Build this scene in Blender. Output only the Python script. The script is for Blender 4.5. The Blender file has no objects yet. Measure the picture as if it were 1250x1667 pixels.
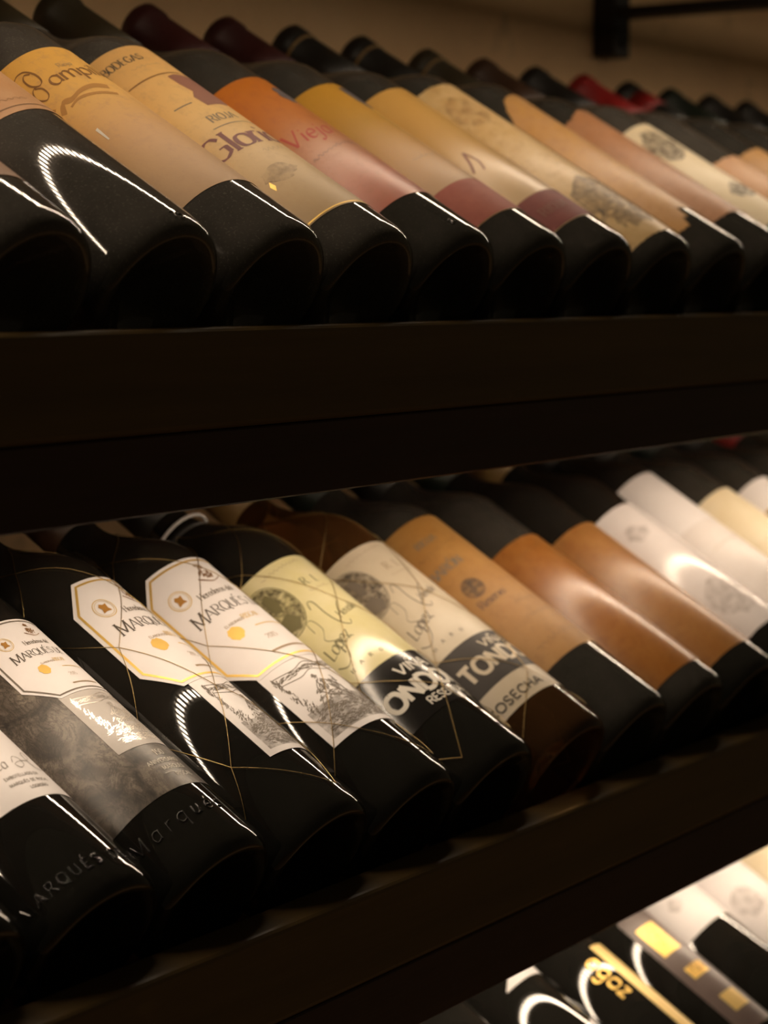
import bpy, bmesh, math, random
from mathutils import Vector, Matrix

# ---------------------------------------------------------------- camera, world, exposure
scene = bpy.context.scene
ZO = 1.45                      # height of the upper bottle bases above the cellar floor (m)
TILT = math.radians(30.75)     # every bottle leans back by this much
cam_data = bpy.data.cameras.new('camera')
cam = bpy.data.objects.new('camera', cam_data)
scene.collection.objects.link(cam)
scene.camera = cam
cam.location = (-0.6218, -0.5941, 0.0079 + ZO)
cam.rotation_euler = (math.radians(90 - 6.083), 0, -math.radians(55.54))
cam_data.sensor_fit = 'HORIZONTAL'
cam_data.sensor_width = 24.0
cam_data.lens = 3511.0 / 1250.0 * 24.0
cam_data.clip_start = 0.02
cam_data.clip_end = 50
cam_data.dof.use_dof = True
cam_data.dof.focus_distance = 0.97
cam_data.dof.aperture_fstop = 8.2

world = bpy.data.worlds.new('cellar_world')
scene.world = world
world.use_nodes = True
bg = world.node_tree.nodes['Background']
bg.inputs[0].default_value = (1.0, 0.75, 0.42, 1)
bg.inputs[1].default_value = 0.029

scene.view_settings.view_transform = 'Standard'
scene.view_settings.look = 'None'
scene.view_settings.gamma = 1.0
scene.view_settings.use_curve_mapping = False
scene.view_settings.exposure = 0.0

LED_COLOUR = (1.0, 0.79, 0.575)
LED_POWER = {'upper': 112.0, 'middle': 107.0, 'lower': 106.0}

rng = random.Random(7)
col = scene.collection

# ---------------------------------------------------------------- materials
def new_mat(name):
    m = bpy.data.materials.new(name)
    m.use_nodes = True
    return m, m.node_tree, m.node_tree.nodes['Principled BSDF']

def plain(name, c, rough=0.5, metal=0.0, spec=0.5):
    m, nt, b = new_mat(name)
    b.inputs['Base Color'].default_value = (*c, 1)
    b.inputs['Roughness'].default_value = rough
    b.inputs['Metallic'].default_value = metal
    b.inputs['Specular IOR Level'].default_value = spec
    return m

def noise_node(nt, coord, scale, detail=4, rough=0.6, stretch=None):
    tc = nt.nodes.new('ShaderNodeTexCoord')
    n = nt.nodes.new('ShaderNodeTexNoise')
    n.inputs['Scale'].default_value = scale
    n.inputs['Detail'].default_value = detail
    n.inputs['Roughness'].default_value = rough
    if stretch:
        mp = nt.nodes.new('ShaderNodeMapping')
        mp.inputs['Scale'].default_value = stretch
        nt.links.new(tc.outputs[coord], mp.inputs[0])
        nt.links.new(mp.outputs[0], n.inputs['Vector'])
    else:
        nt.links.new(tc.outputs[coord], n.inputs['Vector'])
    return n

def ramp(nt, src, stops):
    r = nt.nodes.new('ShaderNodeValToRGB')
    e = r.color_ramp.elements
    while len(e) < len(stops):
        e.new(0.5)
    for k, (p, c) in enumerate(stops):
        e[k].position = p
        e[k].color = (*c, 1)
    nt.links.new(src, r.inputs[0])
    return r

def mix(nt, fac, a, b, mode='MIX'):
    m = nt.nodes.new('ShaderNodeMix')
    m.data_type = 'RGBA'
    m.blend_type = mode
    for sock, v in ((m.inputs[0], fac), (m.inputs[6], a), (m.inputs[7], b)):
        if isinstance(v, bpy.types.NodeSocket):
            nt.links.new(v, sock)
        elif isinstance(v, tuple):
            sock.default_value = (*v, 1)
        else:
            sock.default_value = v
    return m.outputs[2]

def bump(nt, b, height, strength, dist):
    bp = nt.nodes.new('ShaderNodeBump')
    bp.inputs['Strength'].default_value = strength
    bp.inputs['Distance'].default_value = dist
    nt.links.new(height, bp.inputs['Height'])
    nt.links.new(bp.outputs[0], b.inputs['Normal'])

def glass(name, base, dust, dust_col=(0.19, 0.17, 0.15), rough=0.07):
    """near-black wine glass with a film of cellar dust"""
    m, nt, b = new_mat(name)
    n = noise_node(nt, 'Object', 22, 6, 0.62)
    f = ramp(nt, n.outputs[0], [(0.30, (dust * 0.45,) * 3), (0.75, (dust,) * 3)])
    b.inputs['Roughness'].default_value = rough
    sp = noise_node(nt, 'Object', 900, 2, 0.5)                   # specks
    sf = ramp(nt, sp.outputs[0], [(0.58, (0, 0, 0)), (0.70, (dust * dust * 1.5,) * 3)])
    film = mix(nt, f.outputs[0], base, dust_col)
    nt.links.new(mix(nt, sf.outputs[0], film, dust_col), b.inputs['Base Color'])
    s = noise_node(nt, 'Object', 160, 3, 0.5)
    rr = ramp(nt, s.outputs[0], [(0.35, (rough,) * 3), (0.8, (rough + 0.03,) * 3)])
    nt.links.new(rr.outputs[0], b.inputs['Roughness'])
    b.inputs['IOR'].default_value = 1.5
    return m

def paper(name, c1, c2, scale=0.5, stain=None, rough=0.42, grad=None):
    """label paper: two tones blended by noise; grad = list of (cm along the bottle, colour) bands printed on it"""
    m, nt, b = new_mat(name)
    n = noise_node(nt, 'UV', scale, 5, 0.6)
    f = ramp(nt, n.outputs[0], [(0.35, (0, 0, 0)), (0.68, (1, 1, 1))])
    base = mix(nt, f.outputs[0], c1, c2)
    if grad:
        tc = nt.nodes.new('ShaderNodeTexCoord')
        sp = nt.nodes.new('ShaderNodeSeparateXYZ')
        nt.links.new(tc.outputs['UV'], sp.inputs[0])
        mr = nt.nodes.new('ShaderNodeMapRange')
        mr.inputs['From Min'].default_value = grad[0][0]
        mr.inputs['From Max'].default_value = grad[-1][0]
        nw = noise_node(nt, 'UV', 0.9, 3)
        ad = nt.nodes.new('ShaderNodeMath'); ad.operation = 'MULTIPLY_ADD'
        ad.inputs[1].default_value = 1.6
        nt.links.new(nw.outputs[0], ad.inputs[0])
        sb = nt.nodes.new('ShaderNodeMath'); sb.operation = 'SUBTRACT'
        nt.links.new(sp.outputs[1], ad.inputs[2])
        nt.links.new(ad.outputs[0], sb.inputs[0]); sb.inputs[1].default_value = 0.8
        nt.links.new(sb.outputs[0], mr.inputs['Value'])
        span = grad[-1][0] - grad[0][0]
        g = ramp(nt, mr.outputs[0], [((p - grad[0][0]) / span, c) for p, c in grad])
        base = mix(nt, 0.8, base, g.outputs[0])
    if stain:
        n2 = noise_node(nt, 'UV', 1.3, 8, 0.75)
        f2 = ramp(nt, n2.outputs[0], [(0.50, (0, 0, 0)), (0.72, (0.75, 0.75, 0.75))])
        base = mix(nt, f2.outputs[0], base, stain)
    nt.links.new(base, b.inputs['Base Color'])
    b.inputs['Roughness'].default_value = rough
    n3 = noise_node(nt, 'UV', 6, 4)
    bump(nt, b, n3.outputs[0], 0.08, 0.0004)
    return m

def engraving(name, ink, lo=0.42, hi=0.58, scale=3.0, top=0.92):
    """printed picture: ink over the paper below, broken up by noise"""
    m, nt, b = new_mat(name)
    n = noise_node(nt, 'UV', scale, 6, 0.7)
    f = ramp(nt, n.outputs[0], [(lo, (0.05, 0.05, 0.05)), (hi, (top, top, top))])
    b.inputs['Base Color'].default_value = (*ink, 1)
    b.inputs['Roughness'].default_value = 0.5
    nt.links.new(f.outputs[0], b.inputs['Alpha'])
    return m

def wood(name, c1, c2, rough=0.45):
    m, nt, b = new_mat(name)
    n = noise_node(nt, 'Object', 9, 6, 0.65, (0.35, 6, 6))
    r = ramp(nt, n.outputs[0], [(0.3, c1), (0.7, c2)])
    nt.links.new(r.outputs[0], b.inputs['Base Color'])
    b.inputs['Roughness'].default_value = rough
    bump(nt, b, n.outputs[0], 0.25, 0.002)
    return m

def plaster(name):
    m, nt, b = new_mat(name)
    n = noise_node(nt, 'Object', 3.5, 8, 0.65)
    r = ramp(nt, n.outputs[0], [(0.3, (0.72, 0.47, 0.26)), (0.55, (0.85, 0.58, 0.32)), (0.75, (0.90, 0.66, 0.40))])
    n2 = noise_node(nt, 'Object', 14, 4, 0.5)
    f2 = ramp(nt, n2.outputs[0], [(0.62, (0, 0, 0)), (0.72, (0.55, 0.55, 0.55))])
    nt.links.new(mix(nt, f2.outputs[0], r.outputs[0], (0.20, 0.13, 0.07)), b.inputs['Base Color'])
    b.inputs['Roughness'].default_value = 0.9
    bump(nt, b, n.outputs[0], 0.6, 0.01)
    return m

M = {}
M['glass_dusty'] = glass('dusty_dark_glass', (0.004, 0.005, 0.004), 0.44, rough=0.045)
M['glass_film'] = glass('filmed_dark_glass', (0.003, 0.004, 0.003), 0.24, rough=0.06)
M['glass_black'] = glass('black_glass', (0.002, 0.0025, 0.0018), 0.08, rough=0.035)
M['glass_green'] = glass('deep_green_glass', (0.004, 0.014, 0.004), 0.06, rough=0.07)
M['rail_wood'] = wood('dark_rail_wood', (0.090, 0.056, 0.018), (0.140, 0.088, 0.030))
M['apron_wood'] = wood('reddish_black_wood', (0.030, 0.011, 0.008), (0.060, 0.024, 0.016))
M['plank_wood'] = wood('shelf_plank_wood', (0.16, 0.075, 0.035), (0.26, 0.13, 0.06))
M['plaster'] = plaster('aged_plaster')
M['stone_floor'] = plaster('cellar_floor')
M['iron'] = plain('blackened_iron', (0.012, 0.010, 0.009), 0.6)
M['aluminium'] = plain('aluminium', (0.5, 0.5, 0.5), 0.4, 1.0)
M['gold'] = plain('gold_foil', (0.90, 0.60, 0.16), 0.42, 0.55)
M['pale_gold'] = plain('pale_gold_ink', (0.78, 0.56, 0.20), 0.42, 0.35)
M['wire'] = plain('gold_wire', (0.40, 0.28, 0.12), 0.35, 1.0)
M['silver'] = plain('silver_foil', (0.95, 0.90, 0.82), 0.30, 1.0)
M['ink'] = plain('dark_ink', (0.085, 0.068, 0.052), 0.5)
M['grey_ink'] = plain('grey_ink', (0.16, 0.13, 0.10), 0.55)
M['faint_ink'] = plain('faint_ink', (0.34, 0.25, 0.16), 0.6)
M['olive_ink'] = plain('olive_ink', (0.16, 0.14, 0.055), 0.55)
M['maroon_ink'] = plain('maroon_ink', (0.16, 0.035, 0.03), 0.5)
M['faded_maroon'] = plain('faded_maroon_ink', (0.24, 0.10, 0.065), 0.55)
M['red_ink'] = plain('red_ink', (0.38, 0.03, 0.006), 0.5)
M['red_band'] = paper('red_band_ink', (0.27, 0.04, 0.016), (0.32, 0.065, 0.03), 0.8, rough=0.6)
M['dark_red_band'] = paper('dark_red_band_ink', (0.15, 0.012, 0.008), (0.19, 0.025, 0.015), 0.8, rough=0.6)
M['brown_ink'] = plain('brown_ink', (0.40, 0.19, 0.035), 0.55)
M['brown_dark'] = plain('dark_brown_ink', (0.12, 0.055, 0.02), 0.5)
M['sepia_ink'] = plain('sepia_ink', (0.22, 0.10, 0.025), 0.5)
M['blue_ink'] = plain('slate_ink', (0.07, 0.055, 0.06), 0.55)
M['white_ink'] = plain('white_ink', (0.72, 0.68, 0.60), 0.5)
M['band_black'] = plain('black_band_ink', (0.012, 0.011, 0.010), 0.16)
M['band_charcoal'] = plain('charcoal_band_ink', (0.045, 0.038, 0.034), 0.5, 0.0, 0.25)
M['eng_grey'] = engraving('grey_engraving', (0.085, 0.065, 0.05), 0.36, 0.62, 2.6, 0.80)
M['eng_soft'] = engraving('soft_engraving', (0.20, 0.15, 0.11), 0.40, 0.75, 1.4, 0.45)
M['eng_mid'] = engraving('mid_engraving', (0.15, 0.12, 0.09), 0.32, 0.66, 1.8, 0.62)
M['eng_olive'] = engraving('olive_engraving', (0.12, 0.10, 0.04), 0.36, 0.62, 2.4, 0.80)
M['eng_brown'] = engraving('brown_engraving', (0.26, 0.12, 0.035), 0.42, 0.72, 1.2, 0.45)
M['p_white'] = paper('white_label_paper', (0.83, 0.785, 0.785), (0.86, 0.82, 0.82), 0.4)
M['p_grey_white'] = paper('off_white_label', (0.74, 0.68, 0.66), (0.78, 0.73, 0.71), 0.5)
M['p_grey'] = paper('grey_white_label', (0.50, 0.46, 0.43), (0.54, 0.50, 0.47), 0.5)
M['p_white_gloss'] = paper('glossy_white_label', (0.76, 0.71, 0.71), (0.82, 0.77, 0.77), 0.5, rough=0.17)
M['p_cream'] = paper('cream_label_paper', (0.78, 0.66, 0.44), (0.82, 0.72, 0.52), 0.5)
M['p_lemon'] = paper('lemon_label_paper', (0.74, 0.67, 0.36), (0.79, 0.72, 0.45), 0.5, rough=0.16)
M['p_ivory'] = paper('ivory_label_paper', (0.55, 0.47, 0.35), (0.60, 0.52, 0.40), 0.4, rough=0.4)
M['p_orange'] = paper('orange_tan_label', (0.33, 0.155, 0.030), (0.37, 0.19, 0.045), 0.45, rough=0.55, stain=(0.25, 0.11, 0.02))
M['p_rust'] = paper('rust_label', (0.27, 0.10, 0.016), (0.31, 0.13, 0.030), 0.6, stain=(0.17, 0.058, 0.009), rough=0.28)
M['p_rust2'] = paper('rust_brown_label', (0.27, 0.11, 0.022), (0.32, 0.15, 0.04), 0.5, stain=(0.18, 0.068, 0.012), rough=0.33)
M['p_bark'] = paper('bark_print_label', (0.10, 0.082, 0.066), (0.24, 0.20, 0.165), 0.35, stain=(0.016, 0.012, 0.009), rough=0.34)
def bark(name):
    m, nt, b = new_mat(name)
    n = noise_node(nt, 'UV', 0.42, 5, 0.6); n.inputs['Distortion'].default_value = 1.2
    r = ramp(nt, n.outputs[0], [(0.36, (0.020, 0.015, 0.011)), (0.48, (0.085, 0.068, 0.052)), (0.62, (0.20, 0.165, 0.13))])
    v = noise_node(nt, 'UV', 0.8, 7, 0.7, (1, .6, 1)); v.inputs['Distortion'].default_value = 2.0
    f = ramp(nt, v.outputs[0], [(0.46, (0, 0, 0)), (0.50, (0.8, 0.8, 0.8)), (0.54, (0, 0, 0))])
    g = noise_node(nt, 'UV', 12, 3)
    gr = ramp(nt, g.outputs[0], [(0.3, (0.75, 0.75, 0.75)), (0.7, (1.2, 1.2, 1.2))])
    c = mix(nt, f.outputs[0], r.outputs[0], (0.022, 0.016, 0.011))
    nt.links.new(mix(nt, 1.0, c, gr.outputs[0], 'MULTIPLY'), b.inputs['Base Color'])
    b.inputs['Roughness'].default_value = 0.36
    return m
M['p_bark'] = bark('veined_bark_print')
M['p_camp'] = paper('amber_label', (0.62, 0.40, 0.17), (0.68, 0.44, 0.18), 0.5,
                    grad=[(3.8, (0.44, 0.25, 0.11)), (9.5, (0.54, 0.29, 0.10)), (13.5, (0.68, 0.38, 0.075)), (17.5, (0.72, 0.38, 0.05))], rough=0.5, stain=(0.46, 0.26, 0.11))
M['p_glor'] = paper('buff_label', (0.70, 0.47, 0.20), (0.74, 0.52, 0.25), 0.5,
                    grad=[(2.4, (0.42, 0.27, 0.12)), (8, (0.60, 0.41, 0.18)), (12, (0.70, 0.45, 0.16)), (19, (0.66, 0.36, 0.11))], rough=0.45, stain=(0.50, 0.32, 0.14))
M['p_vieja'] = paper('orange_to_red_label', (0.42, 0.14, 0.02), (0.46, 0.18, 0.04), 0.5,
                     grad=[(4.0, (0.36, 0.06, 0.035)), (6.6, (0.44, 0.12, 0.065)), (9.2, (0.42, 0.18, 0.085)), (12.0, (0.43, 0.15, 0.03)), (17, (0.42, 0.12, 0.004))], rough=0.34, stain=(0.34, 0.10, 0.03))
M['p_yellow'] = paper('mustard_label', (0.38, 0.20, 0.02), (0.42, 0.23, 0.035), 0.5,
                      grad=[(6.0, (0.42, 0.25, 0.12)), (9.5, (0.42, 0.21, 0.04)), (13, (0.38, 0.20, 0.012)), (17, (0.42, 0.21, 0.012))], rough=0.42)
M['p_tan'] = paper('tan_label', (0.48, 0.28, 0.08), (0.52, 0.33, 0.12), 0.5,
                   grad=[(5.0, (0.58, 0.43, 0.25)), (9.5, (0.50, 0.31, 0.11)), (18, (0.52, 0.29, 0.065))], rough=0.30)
M['p_parch'] = paper('stained_parchment_label', (0.64, 0.46, 0.23), (0.56, 0.37, 0.15), 0.7, stain=(0.36, 0.19, 0.05), rough=0.36)
M['p_torn'] = paper('torn_orange_label', (0.52, 0.28, 0.08), (0.50, 0.28, 0.12), 0.6, stain=(0.36, 0.17, 0.05), rough=0.40)
M['p_pink'] = paper('pinkish_label', (0.40, 0.18, 0.07), (0.40, 0.20, 0.10), 0.6, stain=(0.27, 0.11, 0.04), rough=0.42)
M['p_peach'] = paper('peach_label', (0.50, 0.25, 0.10), (0.54, 0.30, 0.14), 0.6, rough=0.42)
M['p_terra'] = paper('terracotta_label', (0.30, 0.15, 0.07), (0.34, 0.18, 0.09), 0.6, rough=0.5)
M['p_plum'] = paper('plum_grey_label', (0.105, 0.075, 0.068), (0.135, 0.10, 0.09), 0.5, rough=0.35)
for nm, c in (('cap_olive', (0.035, 0.026, 0.012)), ('cap_wine', (0.040, 0.006, 0.006)), ('cap_black', (0.012, 0.010, 0.008)),
              ('cap_red', (0.30, 0.012, 0.012)), ('cap_brown', (0.05, 0.022, 0.010)), ('cap_green', (0.008, 0.014, 0.008)), ('cap_gold', (0.28, 0.17, 0.06))):
    M[nm] = plain(nm.replace('cap', 'capsule_foil'), c, 0.45, 0.0)

# pale clear glass of one bottle: light passes through it
def clear_glass():
    m, nt, b = new_mat('clear_amber_glass')
    tr = nt.nodes.new('ShaderNodeBsdfTransparent')
    tr.inputs[0].default_value = (0.94, 0.77, 0.54, 1)
    gl = nt.nodes.new('ShaderNodeBsdfGlossy')
    gl.inputs['Color'].default_value = (1, 1, 1, 1)
    gl.inputs['Roughness'].default_value = 0.06
    fr = nt.nodes.new('ShaderNodeFresnel'); fr.inputs[0].default_value = 1.5
    mx = nt.nodes.new('ShaderNodeMixShader')
    nt.links.new(fr.outputs[0], mx.inputs[0])
    nt.links.new(tr.outputs[0], mx.inputs[1]); nt.links.new(gl.outputs[0], mx.inputs[2])
    df = nt.nodes.new('ShaderNodeBsdfDiffuse'); df.inputs[0].default_value = (0.20, 0.09, 0.03, 1)
    m2 = nt.nodes.new('ShaderNodeMixShader'); m2.inputs[0].default_value = 0.18
    nt.links.new(mx.outputs[0], m2.inputs[1]); nt.links.new(df.outputs[0], m2.inputs[2])
    nt.links.new(m2.outputs[0], nt.nodes['Material Output'].inputs[0])
    return m
M['glass_clear'] = clear_glass()

def led_mat(name, power):
    m, nt, b = new_mat(name)
    b.inputs['Base Color'].default_value = (0.8, 0.7, 0.5, 1)
    b.inputs['Emission Color'].default_value = (*LED_COLOUR, 1)
    b.inputs['Emission Strength'].default_value = power
    return m

# ---------------------------------------------------------------- helpers
def tag(o, label=None, cat=None, group=None, kind=None):
    if label: o['label'] = label
    if cat: o['category'] = cat
    if group: o['group'] = group
    if kind: o['kind'] = kind
    return o

def link(name, me, mat, parent=None):
    o = bpy.data.objects.new(name, me)
    col.objects.link(o)
    if mat and not me.materials:
        me.materials.append(mat)
    if parent:
        o.parent = parent
    return o

def empty(name, loc, rot=(0, 0, 0)):
    o = bpy.data.objects.new(name, None)
    o.empty_display_size = 0.02
    o.location = loc
    o.rotation_euler = rot
    col.objects.link(o)
    return o

def box_mesh(name, x0, x1, y0, y1, z0, z1, bev=0.0, seg=2):
    bm = bmesh.new()
    bmesh.ops.create_cube(bm, size=1)
    for v in bm.verts:
        v.co = Vector(((x0 + x1) / 2 + v.co.x * (x1 - x0), (y0 + y1) / 2 + v.co.y * (y1 - y0), (z0 + z1) / 2 + v.co.z * (z1 - z0)))
    if bev:
        bmesh.ops.bevel(bm, geom=list(bm.edges), offset=bev, segments=seg, affect='EDGES', profile=0.5)
    me = bpy.data.meshes.new(name)
    bm.to_mesh(me); bm.free()
    return me

def smooth(me, on=True):
    me.polygons.foreach_set('use_smooth', [on] * len(me.polygons))
    me.update()

def lathe(name, prof, seg=48):
    vs, fs = [], []
    for l, r in prof:
        if r < 1e-6:
            vs.append([(0, 0, l)])
        else:
            vs.append([(r * math.sin(2 * math.pi * k / seg), -r * math.cos(2 * math.pi * k / seg), l) for k in range(seg)])
    flat, start = [], []
    for ring in vs:
        start.append(len(flat)); flat += ring
    for a in range(len(vs) - 1):
        A, B = start[a], start[a + 1]
        na, nb = len(vs[a]), len(vs[a + 1])
        for k in range(seg):
            k2 = (k + 1) % seg
            if na == 1 and nb == 1: continue
            if na == 1: fs.append((A, B + k2, B + k))
            elif nb == 1: fs.append((A + k, A + k2, B))
            else: fs.append((A + k, A + k2, B + k2, B + k))
    me = bpy.data.meshes.new(name)
    me.from_pydata(flat, [], fs)
    bm = bmesh.new(); bm.from_mesh(me); bmesh.ops.recalc_face_normals(bm, faces=bm.faces); bm.to_mesh(me); bm.free()
    smooth(me)
    return me

R = 0.0372                           # body radius of every bottle
K = R * 1000 * math.pi / 180         # mm of circumference per degree

def on_cyl(deg, mm, r):
    t = math.radians(deg)
    return (r * math.sin(t), -r * math.cos(t), mm / 1000)

# ---------------------------------------------------------------- stroke lettering
def cr(pts, n=6):
    """Catmull-Rom through the points"""
    if len(pts) < 3: return list(pts)
    P = [pts[0]] + list(pts) + [pts[-1]]
    out = []
    for i in range(1, len(P) - 2):
        p0, p1, p2, p3 = P[i - 1], P[i], P[i + 1], P[i + 2]
        for k in range(n):
            t = k / n
            out.append(tuple(0.5 * (2 * p1[j] + (p2[j] - p0[j]) * t + (2 * p0[j] - 5 * p1[j] + 4 * p2[j] - p3[j]) * t * t
                                    + (3 * p1[j] - p0[j] - 3 * p2[j] + p3[j]) * t ** 3) for j in (0, 1)))
    out.append(tuple(pts[-1]))
    return out

OO = [(.4, 1), (.15, .9), (.03, .5), (.15, .1), (.4, 0), (.65, .1), (.77, .5), (.65, .9), (.4, 1)]
oo = [(.27, .62), (.08, .54), (.02, .31), (.08, .07), (.27, 0), (.46, .07), (.52, .31), (.46, .54), (.27, .62)]
G = {  # advance, straight strokes, curved strokes (capital height = 1)
 'A': (.80, [[(0, 0), (.4, 1)], [(.4, 1), (.8, 0)], [(.15, .35), (.65, .35)]], []),
 'B': (.66, [[(.08, 0), (.08, 1)]], [[(.08, 1), (.4, 1), (.56, .88), (.54, .62), (.35, .53), (.08, .53)], [(.08, .53), (.4, .53), (.64, .42), (.62, .1), (.4, 0), (.08, 0)]]),
 'C': (.74, [], [[(.70, .80), (.55, .98), (.3, .97), (.08, .75), (.05, .4), (.2, .08), (.45, 0), (.70, .18)]]),
 'D': (.78, [[(.08, 0), (.08, 1)]], [[(.08, 1), (.4, 1), (.68, .8), (.74, .5), (.68, .2), (.4, 0), (.08, 0)]]),
 'E': (.60, [[(.08, 0), (.08, 1)], [(.08, 1), (.55, 1)], [(.08, .52), (.46, .52)], [(.08, 0), (.57, 0)]], []),
 'F': (.58, [[(.08, 0), (.08, 1)], [(.08, 1), (.55, 1)], [(.08, .52), (.46, .52)]], []),
 'G': (.80, [[(.72, .12), (.72, .45)], [(.5, .45), (.76, .45)]], [[(.70, .80), (.55, .98), (.3, .97), (.08, .75), (.05, .4), (.2, .08), (.45, 0), (.72, .14)]]),
 'H': (.76, [[(.08, 0), (.08, 1)], [(.68, 0), (.68, 1)], [(.08, .52), (.68, .52)]], []),
 'I': (.22, [[(.11, 0), (.11, 1)]], []),
 'J': (.45, [], [[(.35, 1), (.35, .5), (.33, .12), (.18, 0), (.02, .1)]]),
 'L': (.56, [[(.08, 0), (.08, 1)], [(.08, 0), (.54, 0)]], []),
 'M': (.96, [[(.08, 0), (.12, 1)], [(.12, 1), (.48, .1)], [(.48, .1), (.84, 1)], [(.84, 1), (.88, 0)]], []),
 'N': (.78, [[(.08, 0), (.08, 1)], [(.08, 1), (.7, 0)], [(.7, 0), (.7, 1)]], []),
 'O': (.80, [], [OO]),
 'P': (.62, [[(.08, 0), (.08, 1)]], [[(.08, 1), (.4, 1), (.58, .88), (.56, .6), (.35, .48), (.08, .48)]]),
 'Q': (.80, [[(.45, .2), (.82, -.18)]], [OO]),
 'R': (.70, [[(.08, 0), (.08, 1)], [(.34, .5), (.70, 0)]], [[(.08, 1), (.4, 1), (.58, .88), (.56, .62), (.35, .5), (.08, .5)]]),
 'S': (.60, [], [[(.52, .82), (.4, .98), (.2, .97), (.08, .8), (.15, .6), (.42, .45), (.54, .25), (.42, .03), (.2, 0), (.05, .18)]]),
 'T': (.66, [[(.33, 0), (.33, 1)], [(.02, 1), (.64, 1)]], []),
 'U': (.74, [], [[(.08, 1), (.08, .5), (.12, .12), (.37, 0), (.62, .12), (.66, .5), (.66, 1)]]),
 'V': (.76, [[(.02, 1), (.38, 0)], [(.38, 0), (.74, 1)]], []),
 'Z': (.64, [[(.04, 1), (.6, 1)], [(.6, 1), (.04, 0)], [(.04, 0), (.62, 0)]], []),
 '0': (.56, [], [[(.28, 1), (.1, .88), (.04, .5), (.1, .12), (.28, 0), (.46, .12), (.52, .5), (.46, .88), (.28, 1)]]),
 '1': (.36, [[(.2, 0), (.2, 1)], [(.04, .8), (.2, 1)]], []),
 '2': (.56, [[(.04, 0), (.54, 0)]], [[(.06, .75), (.14, .95), (.32, 1), (.48, .85), (.44, .55), (.2, .25), (.04, 0)]]),
 '5': (.56, [[(.12, 1), (.5, 1)], [(.12, 1), (.08, .55)]], [[(.08, .55), (.3, .6), (.5, .42), (.46, .1), (.25, 0), (.05, .1)]]),
 'a': (.56, [[(.48, .62), (.48, .02)]], [[(.48, .5), (.32, .62), (.12, .55), (.03, .3), (.12, .05), (.3, .02), (.48, .18)]]),
 'c': (.46, [], [[(.44, .5), (.3, .62), (.12, .55), (.03, .3), (.12, .05), (.28, 0), (.45, .12)]]),
 'd': (.58, [[(.5, 1), (.5, .02)]], [[(.5, .5), (.32, .62), (.12, .55), (.03, .3), (.12, .05), (.3, .02), (.5, .18)]]),
 'e': (.50, [], [[(.05, .32), (.46, .34), (.42, .55), (.25, .62), (.08, .5), (.03, .28), (.12, .06), (.28, 0), (.46, .12)]]),
 'g': (.56, [], [[(.48, .5), (.32, .62), (.12, .55), (.03, .32), (.12, .08), (.3, .04), (.48, .2)], [(.48, .62), (.48, .1), (.46, -.2), (.3, -.36), (.08, -.28)]]),
 'i': (.22, [[(.11, 0), (.11, .6)], [(.09, .8), (.13, .86)]], []),
 'j': (.24, [[(.11, .8), (.15, .86)]], [[(.14, .62), (.14, .1), (.12, -.2), (-.02, -.36), (-.14, -.28)]]),
 'l': (.24, [[(.11, 0), (.11, 1)]], []),
 'm': (.86, [[(.08, 0), (.08, .62)]], [[(.08, .42), (.22, .62), (.38, .58), (.42, .35), (.42, 0)], [(.42, .42), (.56, .62), (.72, .58), (.77, .35), (.77, 0)]]),
 'n': (.56, [[(.08, 0), (.08, .62)]], [[(.08, .42), (.24, .62), (.42, .58), (.47, .35), (.47, 0)]]),
 'o': (.54, [], [oo]),
 'p': (.58, [[(.08, .62), (.08, -.38)]], [[(.08, .48), (.28, .62), (.46, .54), (.53, .3), (.46, .06), (.28, 0), (.08, .12)]]),
 'q': (.58, [[(.5, .62), (.5, -.38)]], [[(.5, .5), (.32, .62), (.12, .55), (.03, .3), (.12, .05), (.3, .02), (.5, .18)]]),
 'r': (.38, [[(.08, 0), (.08, .62)]], [[(.08, .4), (.2, .6), (.36, .6)]]),
 's': (.42, [], [[(.36, .5), (.25, .62), (.1, .56), (.1, .4), (.3, .26), (.34, .1), (.2, 0), (.04, .1)]]),
 'u': (.56, [[(.48, .62), (.48, 0)]], [[(.08, .62), (.08, .2), (.2, .02), (.36, .04), (.48, .2)]]),
 'v': (.50, [[(.02, .62), (.25, 0)], [(.25, 0), (.48, .62)]], []),
 '7': (.54, [[(.04, 1), (.5, 1)], [(.5, 1), (.18, 0)]], []),
 'z': (.46, [[(.04, .6), (.42, .6)], [(.42, .6), (.04, 0)], [(.04, 0), (.44, 0)]], []),
 '-': (.4, [[(.06, .4), (.34, .4)]], []), '.': (.2, [[(.08, .02), (.12, .06)]], []), ' ': (.36, [], []),
}
G['É'] = (G['E'][0], G['E'][1] + [[(.25, 1.14), (.42, 1.36)]], [])
G['Ó'] = (G['O'][0], [[(.35, 1.14), (.52, 1.36)]], G['O'][2])
G['é'] = (G['e'][0], [[(.22, .76), (.36, .95)]], G['e'][2])
G['Ñ'] = (G['N'][0], G['N'][1], [[(.2, 1.15), (.3, 1.26), (.45, 1.18), (.58, 1.28)]])

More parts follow.
